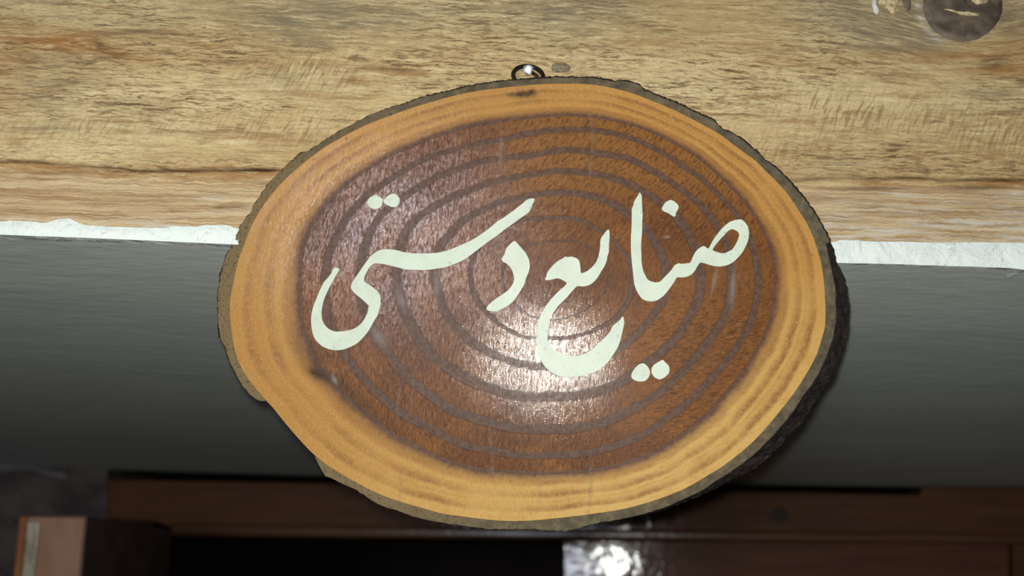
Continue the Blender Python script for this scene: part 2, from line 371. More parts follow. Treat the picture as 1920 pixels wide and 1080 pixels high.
structure(mesh_obj('trim_1', V, grid_faces(len(xs), nv + 2), M_white))

# soffit: from the strip's lower edge down to the far beam
FN = -nrm(np.array([*(ray(1150, 1060)[:2]), 0.0]))
FP = O + ray(960, 950) * 2.35
def on_far(P, d=0.0): return hit(P, FP + FN * d, FN)
far_px = np.interp(xs, [-1000, -500, 0, 200, 1360, 1920, 2450, 2950], [832, 850, 868, 893, 912, 917, 925, 932])
far_px = np.polyval(np.polyfit(xs / 1000, far_px, 3), xs / 1000)
A = on_lintel(np.stack([xs, by + 0.3], 1), 0.0004)
B = on_far(np.stack([xs, far_px], 1), -0.06)
nd = 60; V = []; fleck = []
rgt = ss(xs, 500, 1700)
for k in range(nd + 1):
    s_ = (k / nd) ** 1.6
    V.append(A * (1 - s_) + B * s_); fleck.append((0.35 + 0.65 * rgt) * (1 - ss(np.full(len(xs), s_), 0.03, 0.17)) * 0.75)
top = A + np.array([0, 0.02, 0.08]); V.append(B + np.array([0, 0, 0.10])); fleck.append(rgt * 0); V.append(top); fleck.append(rgt * 0)
V = np.stack(V, 1).reshape(-1, 3)
structure(mesh_obj('ceiling', V, grid_faces(len(xs), nd + 3), M_soffit, smooth=True, attrs={'fleck': np.stack(fleck, 1).ravel()}))

# ------------------------------------------------------------------ lintel beam
lin = thing('lintel_beam', 'weathered pale timber lintel beam spanning the top above the grey soffit', 'beam')
c4 = on_lintel([(-900, -130), (2850, -130), (2850, 470), (-900, 470)])
x0, x1 = c4[:, 0].min(), c4[:, 0].max(); zt = c4[:, 2].max() + 0.02
nu, nw = 820, 230
lowz = on_lintel(np.stack([np.linspace(-900, 2850, nu), np.interp(np.linspace(-900, 2850, nu), *np.array(bot_px).T) - 8], 1))
gx = np.linspace(x0, x1, nu); zb = np.interp(gx, lowz[:, 0], lowz[:, 2])
GV = np.linspace(0, 1, nw)
X = np.repeat(gx[:, None], nw, 1); Z = zb[:, None] + (zt - zb[:, None]) * GV[None, :]
P3 = np.stack([X, np.full_like(X, Y0), Z], -1).reshape(-1, 3); PX = project(P3); px, py = PX[:, 0], PX[:, 1]
def blob(x, y, sx, sy, k=1.0, rot=0.0):
    c_, s_ = math.cos(math.radians(rot)), math.sin(math.radians(rot)); dx, dy = px - x, py - y
    return k * np.exp(-(((dx * c_ + dy * s_) / sx) ** 2 + ((-dx * s_ + dy * c_) / sy) ** 2))
crack_y = np.interp(px, [-420, 0, 60, 250, 400, 560, 1000, 1480, 1600, 1740, 1760, 1830, 1920, 2350], [296, 301, 303, 317, 318, 317, 326, 336, 334, 332, 337, 336, 337, 344])
crack_y = crack_y + np.array([1.6 * mnoise.noise((x * 0.02, 0.5, 0)) + 0.8 * mnoise.noise((x * 0.09, 1.5, 0)) for x in px])
cs = np.array([0.62 + 0.5 * mnoise.noise((x * 0.011, 4.0, 0)) for x in px])
crack = np.clip(cs * 1.3 + 0.25 * ss(px, 1200, 1500), 0.15, 1) * np.exp(-((py - crack_y) / 2.9) ** 2)
for x, y, sx, sy, k in ((1640, 351, 90, 2.5, .8), (1830, 351, 60, 3.5, .9), (300, 320, 150, 2, .6), (100, 322, 80, 2, .4), (1640, 384, 70, 1.6, .6), (1590, 412, 60, 1.8, .6), (1830, 440, 80, 1.8, .5),
                        (480, 318, 45, 3, .8), (440, 384, 22, 4, .5), (410, 385, 12, 3, .6), (1730, 424, 50, 1.5, .3)):
    crack += blob(x, y, sx, sy, k)
crack = np.clip(crack, 0, 1)
low = ss(py - crack_y, 4, 26)
orange = np.exp(-((py - crack_y - 9) / 11) ** 2) * 0.85 * np.clip(cs + 0.2, 0, 1)
for a in ((90, 70, 130, 22, .7, 6), (40, 105, 60, 12, .8, 5), (230, 105, 90, 8, .5, 8), (20, 190, 40, 40, .45), (160, 75, 60, 16, .6), (1750, 105, 130, 14, .75, 4), (1700, 140, 120, 26, .5), (1890, 75, 60, 30, .55, -30), (1880, 130, 60, 20, .5),
          (1500, 120, 160, 18, .3), (700, 150, 120, 10, .25), (1070, 55, 30, 10, .4), (30, 320, 60, 20, .6), (1690, 30, 24, 12, .7)): orange += blob(*a)
grey = 0.62 * ss(-py, -110, 10) * np.array([0.55 + 0.75 * mnoise.noise((x * 0.004, 7.0, 0)) for x in px])
for a in ((560, 30, 130, 40, .75), (1000, 22, 160, 30, .6), (700, 40, 130, 30, .5), (260, 55, 80, 22, .4), (120, 120, 90, 18, .45), (110, 155, 90, 10, .55), (560, 80, 60, 16, .6), (1690, 50, 110, 42, 1.2), (1690, 85, 110, 14, .6), (1680, 140, 40, 12, .5), (1900, 30, 50, 40, .9), (1580, 15, 120, 30, .45),
          (80, 190, 90, 22, .5), (1860, 178, 60, 9, .8), (1560, 320, 40, 14, .4), (540, 150, 70, 24, .45), (90, 240, 90, 9, .55), (1060, 60, 60, 40, .35)): grey += blob(*a)
dark = np.zeros_like(px)
for a in ((1862, 116, 24, 9, 1.0, -8), (1915, 152, 14, 5, .8), (122, 158, 26, 5, .8), (60, 105, 30, 8, .5), (190, 85, 16, 8, .6, 20), (425, 117, 18, 5, .8), (260, 195, 46, 9, .5), (270, 214, 40, 6, .6), (200, 105, 30, 4, .5), (560, 85, 14, 6, .7), (700, 130, 30, 5, .4),
          (780, 90, 50, 4, .4), (820, 155, 22, 9, .5), (1300, 60, 90, 5, .35), (1450, 95, 80, 4, .4), (1738, 321, 7, 7, .9), (1722, 300, 5, 18, .4), (1715, 320, 20, 5, .35), (380, 247, 90, 5, .35), (300, 250, 60, 4, .3), (80, 243, 70, 4, .4), (290, 377, 42, 4, .6), (70, 385, 40, 2, .5), (330, 405, 40, 3, .4), (660, 150, 12, 7, .4),
          (830, 95, 10, 3, .5), (650, 135, 24, 3, .5), (1920, 205, 22, 5, .55, -20), (1880, 212, 40, 3, .5, -14)): dark += blob(*a)
saw = np.zeros_like(px)
for a in ((560, 135, 110, 30, .9), (560, 240, 130, 32, .9), (120, 245, 140, 24, .6), (300, 230, 160, 20, .35), (1560, 200, 110, 40, 1.0, 10), (1720, 215, 150, 36, .7), (1880, 260, 100, 50, .9), (1440, 280, 110, 40, .6), (620, 120, 60, 60, .5)): saw += blob(*a)
rk = np.hypot(px - 1805, py - 4)
white = 0.8 * np.exp(-((rk - 85) / 6) ** 2) * ss(-px, -1800, -1750) + 0.50 * ss(py, 385, 430) + 0.35 * ss(py - crack_y, 10, 40) * ss(px, 1300, 1600)
for a in ((400, 395, 40, 5, .5), (1720, 420, 130, 5, .9), (1800, 395, 120, 9, .7), (1620, 440, 60, 9, .8), (1540, 430, 60, 20, .6), (1900, 362, 40, 4, .9), (1680, 362, 40, 6, .6), (130, 338, 60, 6, .4), (390, 370, 40, 8, .4), (250, 422, 150, 5, .7), (1650, 450, 120, 6, .8), (1590, 306, 80, 10, .3), (1700, 6, 8, 8, .4)): white += blob(*a)
bend = 0.018 * np.exp(-((px - 1805) / 130) ** 2 - ((py - 10) / 110) ** 2) + 0.004 * np.exp(-((px - 1050) / 34) ** 2 - ((py - 127) / 22) ** 2) + 0.0025 * np.array([mnoise.noise((x * 3.0, z * 9, 1.0)) for x, _, z in P3])
gp = P3 - np.array([0, Y0, 1.7]); gp[:, 2] += bend
rel = np.array([mnoise.noise((x * 9, z * 160, 2.0)) + 0.7 * mnoise.noise((x * 30, z * 420, 5.0)) for x, _, z in P3]) * 0.0004
rel += -0.0022 * crack - 0.0020 * low - 0.004 * ss(py, 400, 450) ** 2
P3[:, 1] -= rel
face = grid_faces(nu, nw)
# close the beam: top, bottom, back
nvx = len(P3); idx = np.arange(nvx).reshape(nu, nw)
D = 0.16
bk = P3.reshape(nu, nw, 3)[:, [0, -1]].copy(); bk[:, :, 1] = Y0 + np.array([0.035, D])[None, :]
P4 = np.vstack([P3, bk.reshape(-1, 3)]); bi = nvx + np.arange(nu * 2).reshape(nu, 2)
ex = []
for i in range(nu - 1):
    ex += [[idx[i, 0], bi[i, 0], bi[i + 1, 0], idx[i + 1, 0]], [idx[i, -1], idx[i + 1, -1], bi[i + 1, 1], bi[i, 1]], [bi[i, 0], bi[i, 1], bi[i + 1, 1], bi[i + 1, 0]]]
allf = face[:, ::-1].tolist() + [[int(q) for q in f_] for f_ in ex]
allf += [[int(q) for q in idx[0]] + [int(bi[0, 1]), int(bi[0, 0])], [int(q) for q in idx[-1][::-1]] + [int(bi[-1, 0]), int(bi[-1, 1])]]
pad = lambda a: np.concatenate([np.clip(a, 0, 1), np.zeros(nu * 2)])
gp2 = np.vstack([gp, P4[nvx:] - np.array([0, Y0, 1.7])])
mesh_obj('timber', P4, allf, M_timber, lin, True, {'gp': gp2, 'low': pad(low), 'orange': pad(orange), 'grey': pad(grey), 'dark': pad(dark), 'saw': pad(saw), 'white': pad(white), 'crack': pad(crack)})

def patch(name, pts, mat, parent, h=0.002, rings=6, base=-0.003, rough=0.25, seed=0, dome=0.5):
    """low lump with the given outline standing proud of the beam face"""
    pts = np.asarray(pts, float); c_ = pts.mean(0); n = len(pts); V = []
    for k in range(rings + 1):
        f_ = 1 - k / rings * 0.985
        q = on_lintel(c_ + (pts - c_) * (f_ if k else 1.0), 0.0)
        hh = base if k == 0 else h * (1 - (1 - dome) * f_ ** 2) if k > 1 else h * 0.75
        for j in range(n):
            e = rough * h * mnoise.noise((q[j, 0] * 180, q[j, 2] * 180, seed)) if k else 0
            V.append(q[j] + LN * (hh + e))
    fs = []
    for k in range(rings):
        for j in range(n):
            l = (j + 1) % n
            fs.append([k * n + j, k * n + l, (k + 1) * n + l, (k + 1) * n + j][::-1])
    fs.append([rings * n + j for j in range(n)])
    return mesh_obj(name, V, fs, mat, parent, True)
ang = np.linspace(0, 2 * math.pi, 72, endpoint=False)
kn = patch('knot', np.stack([1805 + (79 + 2 * np.sin(3 * ang)) * np.cos(ang), 4 + 79 * np.sin(ang)], 1), M_knot, lin, 0.0030, 10, rough=0.3, seed=3)
kn['label'] = 'large round dark knot'
kn2 = patch('knot', np.stack([1050 + 21 * np.cos(ang) + 2 * np.cos(2 * ang), 127.5 + 11 * np.sin(ang) + 1.2 * np.sin(3 * ang)], 1), M_knot2, lin, 0.0012, 6, rough=0.9, seed=5)
kn2['label'] = 'small grey oval knot'
def shard(px_, h, mat, y_off=0.0, seed=1):
    o = patch('splinter', px_, mat, lin, h, 4, base=-0.002 + y_off, rough=0.5, seed=seed); return o
shard([(1811, -14), (1852, -14), (1851, 3), (1850, 8), (1838, 11), (1828, 14), (1820, 9), (1812, 5)], 0.0055, M_straw, 0.003, 1)
shard([(1760, 18.5), (1764, 18), (1782, 23), (1800, 27), (1812, 29), (1826, 26), (1838, 30), (1837, 33), (1822, 33.5), (1804, 33), (1786, 27)], 0.0046, M_straw, 0.003, 2)
shard([(1640, -12), (1690, -12), (1689, 6), (1684, 12), (1681, 22), (1679, 31), (1672, 30), (1664, 18), (1655, 9), (1645, 8)], 0.0022, M_straw, 0, 3)
shard([(1632, -12), (1638, -10), (1641, 6), (1645, 16), (1648, 26), (1644, 29), (1639, 25), (1635, 12)], 0.0032, M_chalk, 0, 4)
shard([(1684, -10), (1707, -10), (1709, 6), (1708, 18), (1702, 24), (1697, 18), (1692, 8)], 0.0020, M_knot, 0, 5)

# ------------------------------------------------------------------ the sign
C0 = np.array([1043.0, 520.0])
def polar(pts, N, sm):
    p = np.asarray(pts, float) - C0; a = np.arctan2(p[:, 1], p[:, 0]); r = np.hypot(p[:, 0], p[:, 1])
    o_ = np.argsort(a); th = np.linspace(-math.pi, math.pi, N, endpoint=False)
    v = np.interp(th, a[o_], r[o_], period=2 * math.pi)
    if sm > 0:
        k = int(sm * 3 / 360 * N) + 1; w_ = np.exp(-0.5 * (np.arange(-k, k + 1) / (sm / 360 * N)) ** 2); w_ /= w_.sum()
        v = np.convolve(np.concatenate([v[-k:], v, v[:k]]), w_, 'valid')
    return v
R8 = [(1118.5, 218), (1166, 226.7), (1207, 238.5), (1249, 256), (1284, 275.6), (1320, 301), (1355.6, 333), (1385, 360), (1415, 398.5), (1438.5, 440), (1453, 475.6), (1458, 514), (1457, 540), (1454, 567), (1442, 622), (1418.5, 663), (1392.6, 707), (1363, 741), (1326, 781.5), (1281.5, 818.5), (1222, 855.6), (1148, 878), (1092.6, 887), (1037, 889), (985, 889), (930, 885), (856, 874), (782, 841), (727, 811), (671, 767), (627, 722), (592, 688), (571, 640), (561, 590), (558, 540), (561, 490), (566, 443), (604, 390), (649, 339), (708, 301), (767, 274), (844, 244), (936, 226), (1000, 217), (1045, 214), (1089, 214.8)]
R7 = [(1000, 249), (1041.5, 243), (1089, 241.5), (1124, 243), (1166, 252), (1207, 268), (1249, 289), (1290, 315.6), (1326, 342), (1361.5, 378), (1388, 407), (1409, 446), (1421, 496), (1424, 520), (1422, 555.6), (1411, 600), (1392.6, 637), (1363, 678), (1333, 711), (1296, 748), (1252, 785), (1185, 826), (1111, 848), (1037, 855.6), (930, 848), (856, 830), (797, 800), (738, 767), (690, 722), (645, 668), (620, 620), (611, 575), (608, 520), (613, 481), (628, 446), (658, 398), (693, 360), (726, 342), (750, 324), (797, 298), (856, 280), (936, 264)]
R6 = [(1000, 292), (1045, 283), (1089, 281.5), (1133, 289), (1178, 298), (1219, 317), (1252, 336), (1284, 360), (1314, 384), (1341, 416), (1361.5, 452), (1372, 500), (1374, 533), (1365, 581), (1344, 618.5), (1315, 659), (1281.5, 700), (1237, 737), (1185, 770), (1126, 796), (1037, 804.5), (1004, 807), (930, 796), (856, 774), (790, 730), (727, 663), (697, 615), (680, 565), (672, 510), (678.5, 481), (690, 446), (708, 407), (735, 385), (767, 362), (850, 320), (945, 296)]
R5 = [(1000, 327), (1018, 323), (1074, 321.5), (1127, 327), (1178, 345), (1219, 366), (1272.6, 407), (1296, 446), (1314, 500), (1315, 522), (1311, 559), (1296, 592.6), (1274, 626), (1244, 655.6), (1207, 685), (1163, 718.5), (1111, 737), (1037, 742.6), (1004, 744), (945, 734), (893, 718.5), (819, 674), (767, 604), (749, 555.6), (742, 510), (750, 461), (764, 425), (785, 404), (827, 381), (871, 360), (915, 345), (954, 336)]
R4 = [(957, 375), (1000, 366), (1074, 361.5), (1127, 372), (1163, 390), (1213, 434), (1237, 470), (1249, 496), (1252, 525), (1241, 570), (1218.5, 600), (1192.6, 629.6), (1163, 652), (1110, 675), (1050, 684), (986, 681.5), (912, 655.6), (856, 615), (829, 575), (818.5, 538), (815.6, 502), (824, 461), (838.5, 443), (859, 422), (895, 398.5), (930, 381)]
R3 = [(970, 416), (1010, 410), (1045, 409), (1089, 413), (1118, 428), (1160, 461), (1178, 484), (1186, 515), (1178, 560), (1160, 590), (1120, 615), (1074, 630), (1030, 632), (978.5, 630), (930, 600), (900, 570), (885, 540), (881, 502), (890, 478.5), (920, 440)]
R2 = [(978, 464), (1010, 456), (1045, 454), (1098, 461), (1118, 475), (1139, 505), (1137, 544), (1110, 575), (1074, 591), (1040, 600), (1015, 600), (967, 570), (945, 540), (940, 510), (955, 480)]
R1 = [(1045, 480), (1085, 490), (1105, 515), (1095, 545), (1060, 568), (1030, 570), (1000, 550), (985, 520), (1005, 490)]
WOOD = [(700, 228.6), (733, 216.7), (769, 203.6), (811, 191), (850, 180), (894, 171), (936, 165.5), (978, 161.4), (1019, 157.8), (1061, 157), (1110, 158.7), (1148, 165), (1184, 174.4), (1219, 187.8), (1255, 202.6), (1287, 218), (1317, 233.7), (1350, 252), (1376, 272), (1400, 290), (1415.6, 300), (1436, 321), (1457, 341.5), (1478, 365), (1495.5, 392), (1513, 418.5), (1525, 445), (1534, 472), (1541.5, 501.5), (1545, 531), (1547, 561), (1548, 590), (1546.5, 615), (1541.5, 632.6), (1530, 668), (1510, 704), (1490, 735), (1466, 766), (1442, 795.5), (1413, 827), (1383, 853), (1353, 875.6), (1324, 893), (1284, 916), (1243, 932.6), (1201.5, 946), (1160, 956), (1118.5, 962), (1074, 968), (1035.6, 972), (1000, 975.6), (981.5, 976.4), (937, 976), (901.5, 972.6), (866, 968), (830, 963), (795, 953), (759, 943), (730, 933.5), (700, 921), (650, 894), (611, 870), (586, 850), (557, 819), (533, 791), (512.6, 765), (498, 750), (489, 738), (471, 718.5), (456, 696), (446, 675.5), (438.5, 649), (434, 619), (431, 590), (431, 565), (439, 524), (449, 480), (458, 460), (465, 439), (474, 418.5), (486, 398), (504, 371), (521.5, 350), (542, 329.6), (566, 309), (590, 289.6), (613, 273), (637, 260), (667, 243.7)]
SIL = [(700, 212), (728, 201.7), (764, 190.5), (789, 181), (819, 174), (850, 166), (878, 159), (905.5, 154.5), (936, 150), (967, 147), (1005.5, 144.4), (1033, 142.5), (1061, 141.7), (1080, 142.4), (1118.5, 144), (1155.5, 150), (1161.5, 147), (1181, 150), (1201.5, 157), (1210, 166), (1237, 177.4), (1270, 190), (1293, 201.7), (1317, 213), (1341, 223), (1347, 231), (1360, 242), (1366, 242.6), (1382, 251), (1400, 265), (1439, 300), (1457, 312), (1478, 332.6), (1495.5, 353), (1513, 374), (1531, 398), (1543, 418.5), (1555, 442), (1562, 460), (1571, 489.6), (1577, 507), (1586, 522), (1590, 537), (1593, 561), (1594, 584), (1593, 605), (1590, 624), (1581.5, 659), (1572.6, 683), (1564, 707), (1552, 721.5), (1540, 736), (1525, 763), (1512, 781), (1504, 795.5), (1484, 816), (1469, 834), (1451, 849), (1430, 870), (1410, 884), (1389, 893), (1371, 902), (1344, 917), (1320, 928), (1284, 941.5), (1252, 956), (1219, 964), (1178, 972.6), (1130, 980), (1112.6, 984), (1083, 993), (1059, 998), (1030, 997), (996, 993), (937, 994), (904, 992), (866, 987), (830, 981.5), (795, 975), (774, 969.6), (744, 959), (721, 952), (700, 942), (667, 919), (622, 899), (605.6, 891), (601, 880), (594, 868), (588, 856),
       (561, 824), (533, 793), (512, 767), (500, 754), (496, 752.5), (489, 753.5), (480, 751), (465, 738), (450, 720), (440, 699), (428, 675.5), (421, 652), (412, 637), (407, 607), (406.5, 584), (406.5, 555), (412, 513), (422, 480), (434, 460), (435, 448), (446, 432), (447, 424), (456, 412.6), (468, 398), (477, 378.5), (492, 358), (504, 341.5), (521.5, 324), (533, 312), (551, 295.5), (566, 284), (578, 282), (590, 273), (613, 258.5), (637, 244), (667, 229)]
FRONT = [(1530.2, 398.5), (1541.5, 424), (1548, 450), (1553, 472), (1558, 495.5), (1562, 513), (1567, 537), (1568, 567), (1568, 598), (1564, 630), (1555, 656), (1543, 686), (1525, 718.5), (1507, 742), (1490, 769), (1469, 795.5), (1448, 819), (1421.5, 846), (1395, 868), (1368, 887), (1344, 901), (1320, 919), (1290, 932.6), (1255, 949), (1219, 961), (1178, 971), (1142, 978.5)]
N = 1080
th = np.linspace(-math.pi, math.pi, N, endpoint=False)
rw = polar(WOOD, N, 0.5); rs = polar(SIL, N, 0.15)
rs = rs + np.array([1.3 * mnoise.noise((a * 60, 0.3, 0)) + 0.9 * mnoise.noise((a * 150, 4.3, 0)) for a in th])
adeg = np.degrees(th) % 360                  # 0 right, 90 down, 180 left, 270 up
rf = rs - 0.8
fa = np.degrees(np.arctan2(np.array(FRONT)[:, 1] - C0[1], np.array(FRONT)[:, 0] - C0[0])); fr = np.hypot(*(np.array(FRONT) - C0).T)
fi = np.interp((adeg + 60) % 360 - 60, fa[np.argsort(fa)], fr[np.argsort(fa)])
inF = ((adeg + 60) % 360 - 60 > fa.min()) & ((adeg + 60) % 360 - 60 < fa.max())
rf = np.where(inF, np.minimum(fi + 0.8 * np.array([mnoise.noise((a * 50, 9.3, 0)) for a in th]), rs - 0.6), rf)
up_ = ((adeg > 205) & (adeg < 360)) | (adeg < -5 % 360 * 0)
rf = np.where((adeg > 215) & (adeg < 353), rs - 2.6 * ss(adeg, 215, 245), rf)
bare = (rs - rw < 4.0) & (adeg > 120) & (adeg < 160)
rf = np.where(bare, rw + 0.3, np.maximum(rf, rw + 1.0))
rs_b = np.where(bare, rw - 1.5, np.maximum(rs, rw + 0.5))
ringR = [np.zeros(N)] + [polar(r, N, 2.5) for r in (R1, R2, R3, R4, R5, R6, R7, R8)] + [rw]
for k in range(1, 10): ringR[k] = np.maximum(ringR[k], ringR[k - 1] + 6) if k < 9 else ringR[k]
RR = np.stack(ringR)                          # 10 x N
sign = thing('wood_slice_sign', 'oval varnished wood slice sign with bark rim and cream painted lettering, hanging from the nail', 'sign', frame(SP, SX, SY, SN))
def local(W): d = np.asarray(W) - SP; return np.stack([d @ SX, d @ SY, d @ SN], 1)
def face_pt(P, z=0.0): q = local(hit(P, SP, SN)); q[:, 2] = z; return q
def back_pt(P, z): return local(hit(P, SP + SN * z, SN))
nr = 210
fr_ = np.linspace(0.004, 1, nr)
PXF = (C0 + (fr_[None, :, None] * rw[:, None, None]) * np.stack([np.cos(th), np.sin(th)], 1)[:, None, :]).reshape(-1, 2)
rr = fr_[None, :] * rw[:, None]
ringt = np.empty((N, nr))
for i in range(N): ringt[i] = np.interp(rr[i], RR[:, i], np.arange(10))
px, py = PXF[:, 0], PXF[:, 1]
fv = face_pt(PXF)
rt_ = ringt.ravel()
sawm = np.zeros(len(px))
for x, ya, yb, wdt, k in ((850, 245, 262, 3, .7), (853, 262, 335, 2, .4), (937, 228, 262, 2, .5), (937, 262, 298, 4, .8), (1107, 214, 330, 2.5, .55), (955, 330, 360, 3, .4), (1022, 300, 330, 3, .2), (748, 715, 800, 3, .35), (773, 700, 775, 1.5, .4), (921, 800, 905, 3, .35), (1010, 880, 960, 3, .25), (1105, 860, 960, 3.5, .35), (1052, 370, 420, 1.5, .4), (1215, 380, 425, 1.3, .6), (748, 890, 960, 3, .25), (941, 290, 400, 10, .15)):
    sawm += k * np.exp(-((px - x - 3 * np.sin(py * 0.03)) / wdt) ** 2) * ss(py, ya - 8, ya + 4) * (1 - ss(py, yb - 4, yb + 8))
darkm = np.zeros(len(px))
for a in ((982, 177, 18, 7.5, 1.0), (999, 172, 7, 5, .9), (960, 178, 12, 4, .5), (650, 260, 2.6, 2.2, 1.0), (589, 298, 2.6, 2.2, .7), (1495, 460, 2, 1.6, .9), (1522, 478, 3, 2, .6), (957, 902, 1.6, 1.6, .9), (605, 705, 30, 12, .65, 35), (640, 720, 30, 10, .5, 40), (600, 660, 18, 26, .45), (680, 765, 40, 12, .45, 38), (590, 700, 14, 8, .6, 30), (678, 425, 4, 2.5, .7), (560, 655, 10, 30, .35, -20)): darkm += blob(*a)
chalk = np.zeros(len(px))
for a in ((627, 712, 4, 9, .6, -30), (1374, 540, 5, 34, .45, 4), (710, 632, 9, 20, .4, -35), (752, 562, 7, 16, .4, -20), (819, 535, 5, 24, .35), (1338, 528, 1.6, 22, .6, 10), (1343, 522, 1.2, 16, .5, 10), (472, 705, 5, 2, .5), (1250, 444, 5, 3, .6), (1005, 806, 2, 1, .2)): chalk += blob(*a)
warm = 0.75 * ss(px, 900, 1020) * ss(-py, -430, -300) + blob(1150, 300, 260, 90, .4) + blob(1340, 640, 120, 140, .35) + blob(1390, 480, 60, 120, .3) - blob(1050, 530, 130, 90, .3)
# hatch strokes lean with the growth: diagonal on the upper right, horizontal on the lower right, else upright
ax = np.zeros(len(px)); urt = ss(px, 850, 1020) * ss(-py, -560, -420); lrt = ss(px, 1100, 1260) * ss(py, 480, 620)
# close the disc: rim and back
F_ = grid_faces(N, nr, wrap=True)[:, ::-1]
rimb = back_pt(C0 + (np.where(bare, rs_b, np.minimum(rw + 6, rs_b - 1.5)))[:, None] * np.stack([np.cos(th), np.sin(th)], 1), -T)
cen = np.array([[0.0, 0.0, -T]]) + face_pt(C0[None])[0] * np.array([1, 1, 0]); cf = face_pt(C0[None])
Vd = np.vstack([fv, rimb, cen, cf]); nb = len(fv)
fs = F_.tolist()
for i in range(N):
    j = (i + 1) % N
    fs += [[i * nr + nr - 1, nb + i, nb + j, j * nr + nr - 1], [nb + i, nb + N, nb + j], [i * nr, j * nr, nb + N + 1]]
pd = lambda a, v=0.0: np.concatenate([np.clip(a, 0, 12), np.full(N + 1, v), [0.0]])
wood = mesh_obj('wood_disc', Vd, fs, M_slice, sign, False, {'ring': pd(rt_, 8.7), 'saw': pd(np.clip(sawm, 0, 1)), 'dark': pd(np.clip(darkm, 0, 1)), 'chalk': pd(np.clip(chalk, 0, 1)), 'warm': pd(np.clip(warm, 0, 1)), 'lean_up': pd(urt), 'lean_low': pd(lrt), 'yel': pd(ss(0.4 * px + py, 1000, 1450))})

# bark rim: cut front edge and rough outer side
dirs = np.stack([np.cos(th), np.sin(th)], 1)
rows = []; side = []; pale = []
left = ss(-PX[:1, 0] * 0, 0, 1)
pl = ss(np.abs(((adeg - 165 + 180) % 360) - 180), 75, 25)
def addrow(q, s_): rows.append(q); side.append(np.full(N, s_)); pale.append(pl)
addrow(face_pt(C0 + (rw - 0.4)[:, None] * dirs, -0.004), 0)
addrow(face_pt(C0 + (rw + 0.3)[:, None] * dirs, -0.0006), 0)
for k in (0.25, 0.5, 0.75, 0.93):
    z_ = np.array([0.0007 * mnoise.noise((a * 70, k * 6, 2.2)) for a in th])
    addrow(face_pt(C0 + (rw + 0.3 + (rf - rw - 0.3) * k)[:, None] * dirs, 0.0) + np.stack([0 * z_, 0 * z_, z_ - 0.0002], 1), 0)
addrow(face_pt(C0 + rf[:, None] * dirs, -0.0010), 0.25)
for k in (0.08, 0.2, 0.35, 0.5, 0.65, 0.8, 0.92, 1.0):
    q = face_pt(C0 + rf[:, None] * dirs, 0.0) * (1 - k) + back_pt(C0 + rs_b[:, None] * dirs, -T) * k
    rad = q[:, :2] - q[:, :2].mean(0); rad /= np.linalg.norm(rad, axis=1)[:, None]
    e = np.array([0.0011 * mnoise.noise((a * 45, k * 5, 7.7)) + 0.0009 * mnoise.noise((a * 110, k * 14, 1.7)) for a in th]) * min(1, 4 * k * (1.15 - k) )
    e = np.where(bare, 0, e - 0.0006)
    q[:, :2] += rad * e[:, None]; addrow(q, 1.0)
q = rows[-1].copy(); q[:, :2] *= 0.93; addrow(q, 1.0)
Vb = np.stack(rows, 1).reshape(-1, 3); nrow = len(rows)
Fb = grid_faces(N, nrow, wrap=True)[:, ::-1].reshape(N, nrow - 1, 4)
Fb = Fb[~(bare | np.roll(bare, -1))].reshape(-1, 4)
bark = mesh_obj('bark', Vb, Fb, M_bark, sign, False, {'side': np.stack(side, 1).ravel(), 'pale': np.stack(pale, 1).ravel()})
bark['label'] = 'grey brown bark rim, missing at the lower left'

# painted lettering, each stroke its own raised film of paint
def crop(pts, ox, oy, s_): return [(ox + x / s_, oy + y / s_) for x, y in pts]
def smooth_poly(P, it=2):
    P = np.asarray(P, float)
    for _ in range(it):
        Q = np.roll(P, -1, 0); P = np.stack([P * 0.80 + Q * 0.20, P * 0.20 + Q * 0.80], 1).reshape(-1, 2)
    return P
from mathutils.geometry import tessellate_polygon
def letter(name, outline, holes=(), h=0.0005):
    loops = [smooth_poly(outline)] + [smooth_poly(q) for q in holes]
    L3 = [[Vector((*p, 0)) for p in l] for l in loops]
    tri = tessellate_polygon(L3); P = np.vstack(loops); n = len(P)
    top_ = face_pt(P, h); bot = face_pt(P, -0.0002); fs = []
    def area(a, b, c): return (top_[b] - top_[a])[0] * (top_[c] - top_[a])[1] - (top_[b] - top_[a])[1] * (top_[c] - top_[a])[0]
    for a, b, c in tri: fs.append([a, b, c] if area(a, b, c) > 0 else [a, c, b])
    s0 = 0
    for l in loops:
        m = len(l)
        for i in range(m): j = (i + 1) % m; fs.append([s0 + i, s0 + j, n + s0 + j, n + s0 + i])
        s0 += m
    return mesh_obj(name, np.vstack([top_, bot]), fs, M_paint, sign)
c1 = lambda p: crop(p, 560, 340, 3.175); c2 = lambda p: crop(p, 760, 340, 4.154); c3 = lambda p: crop(p, 900, 400, 3.373); c4_ = lambda p: crop(p, 1120, 340, 4.5); c8 = lambda p: crop(p, 700, 500, 2.16)
letter('painted_dot', c1([(408, 125), (420, 100), (445, 85), (465, 80), (488, 95), (502, 110), (498, 135), (490, 155), (462, 167), (435, 162), (412, 148)]))
letter('painted_dot', c1([(504, 116), (520, 95), (545, 78), (570, 72), (592, 88), (606, 110), (595, 140), (575, 155), (550, 152), (528, 142), (510, 130)]))
big = c2([(1012, 138), (985, 132), (950, 142), (910, 175), (860, 215), (800, 260), (740, 300), (720, 310), (650, 370), (600, 405), (550, 440), (500, 468), (450, 490), (380, 520), (330, 540), (280, 552), (220, 560), (150, 562), (80, 562), (0, 555)])
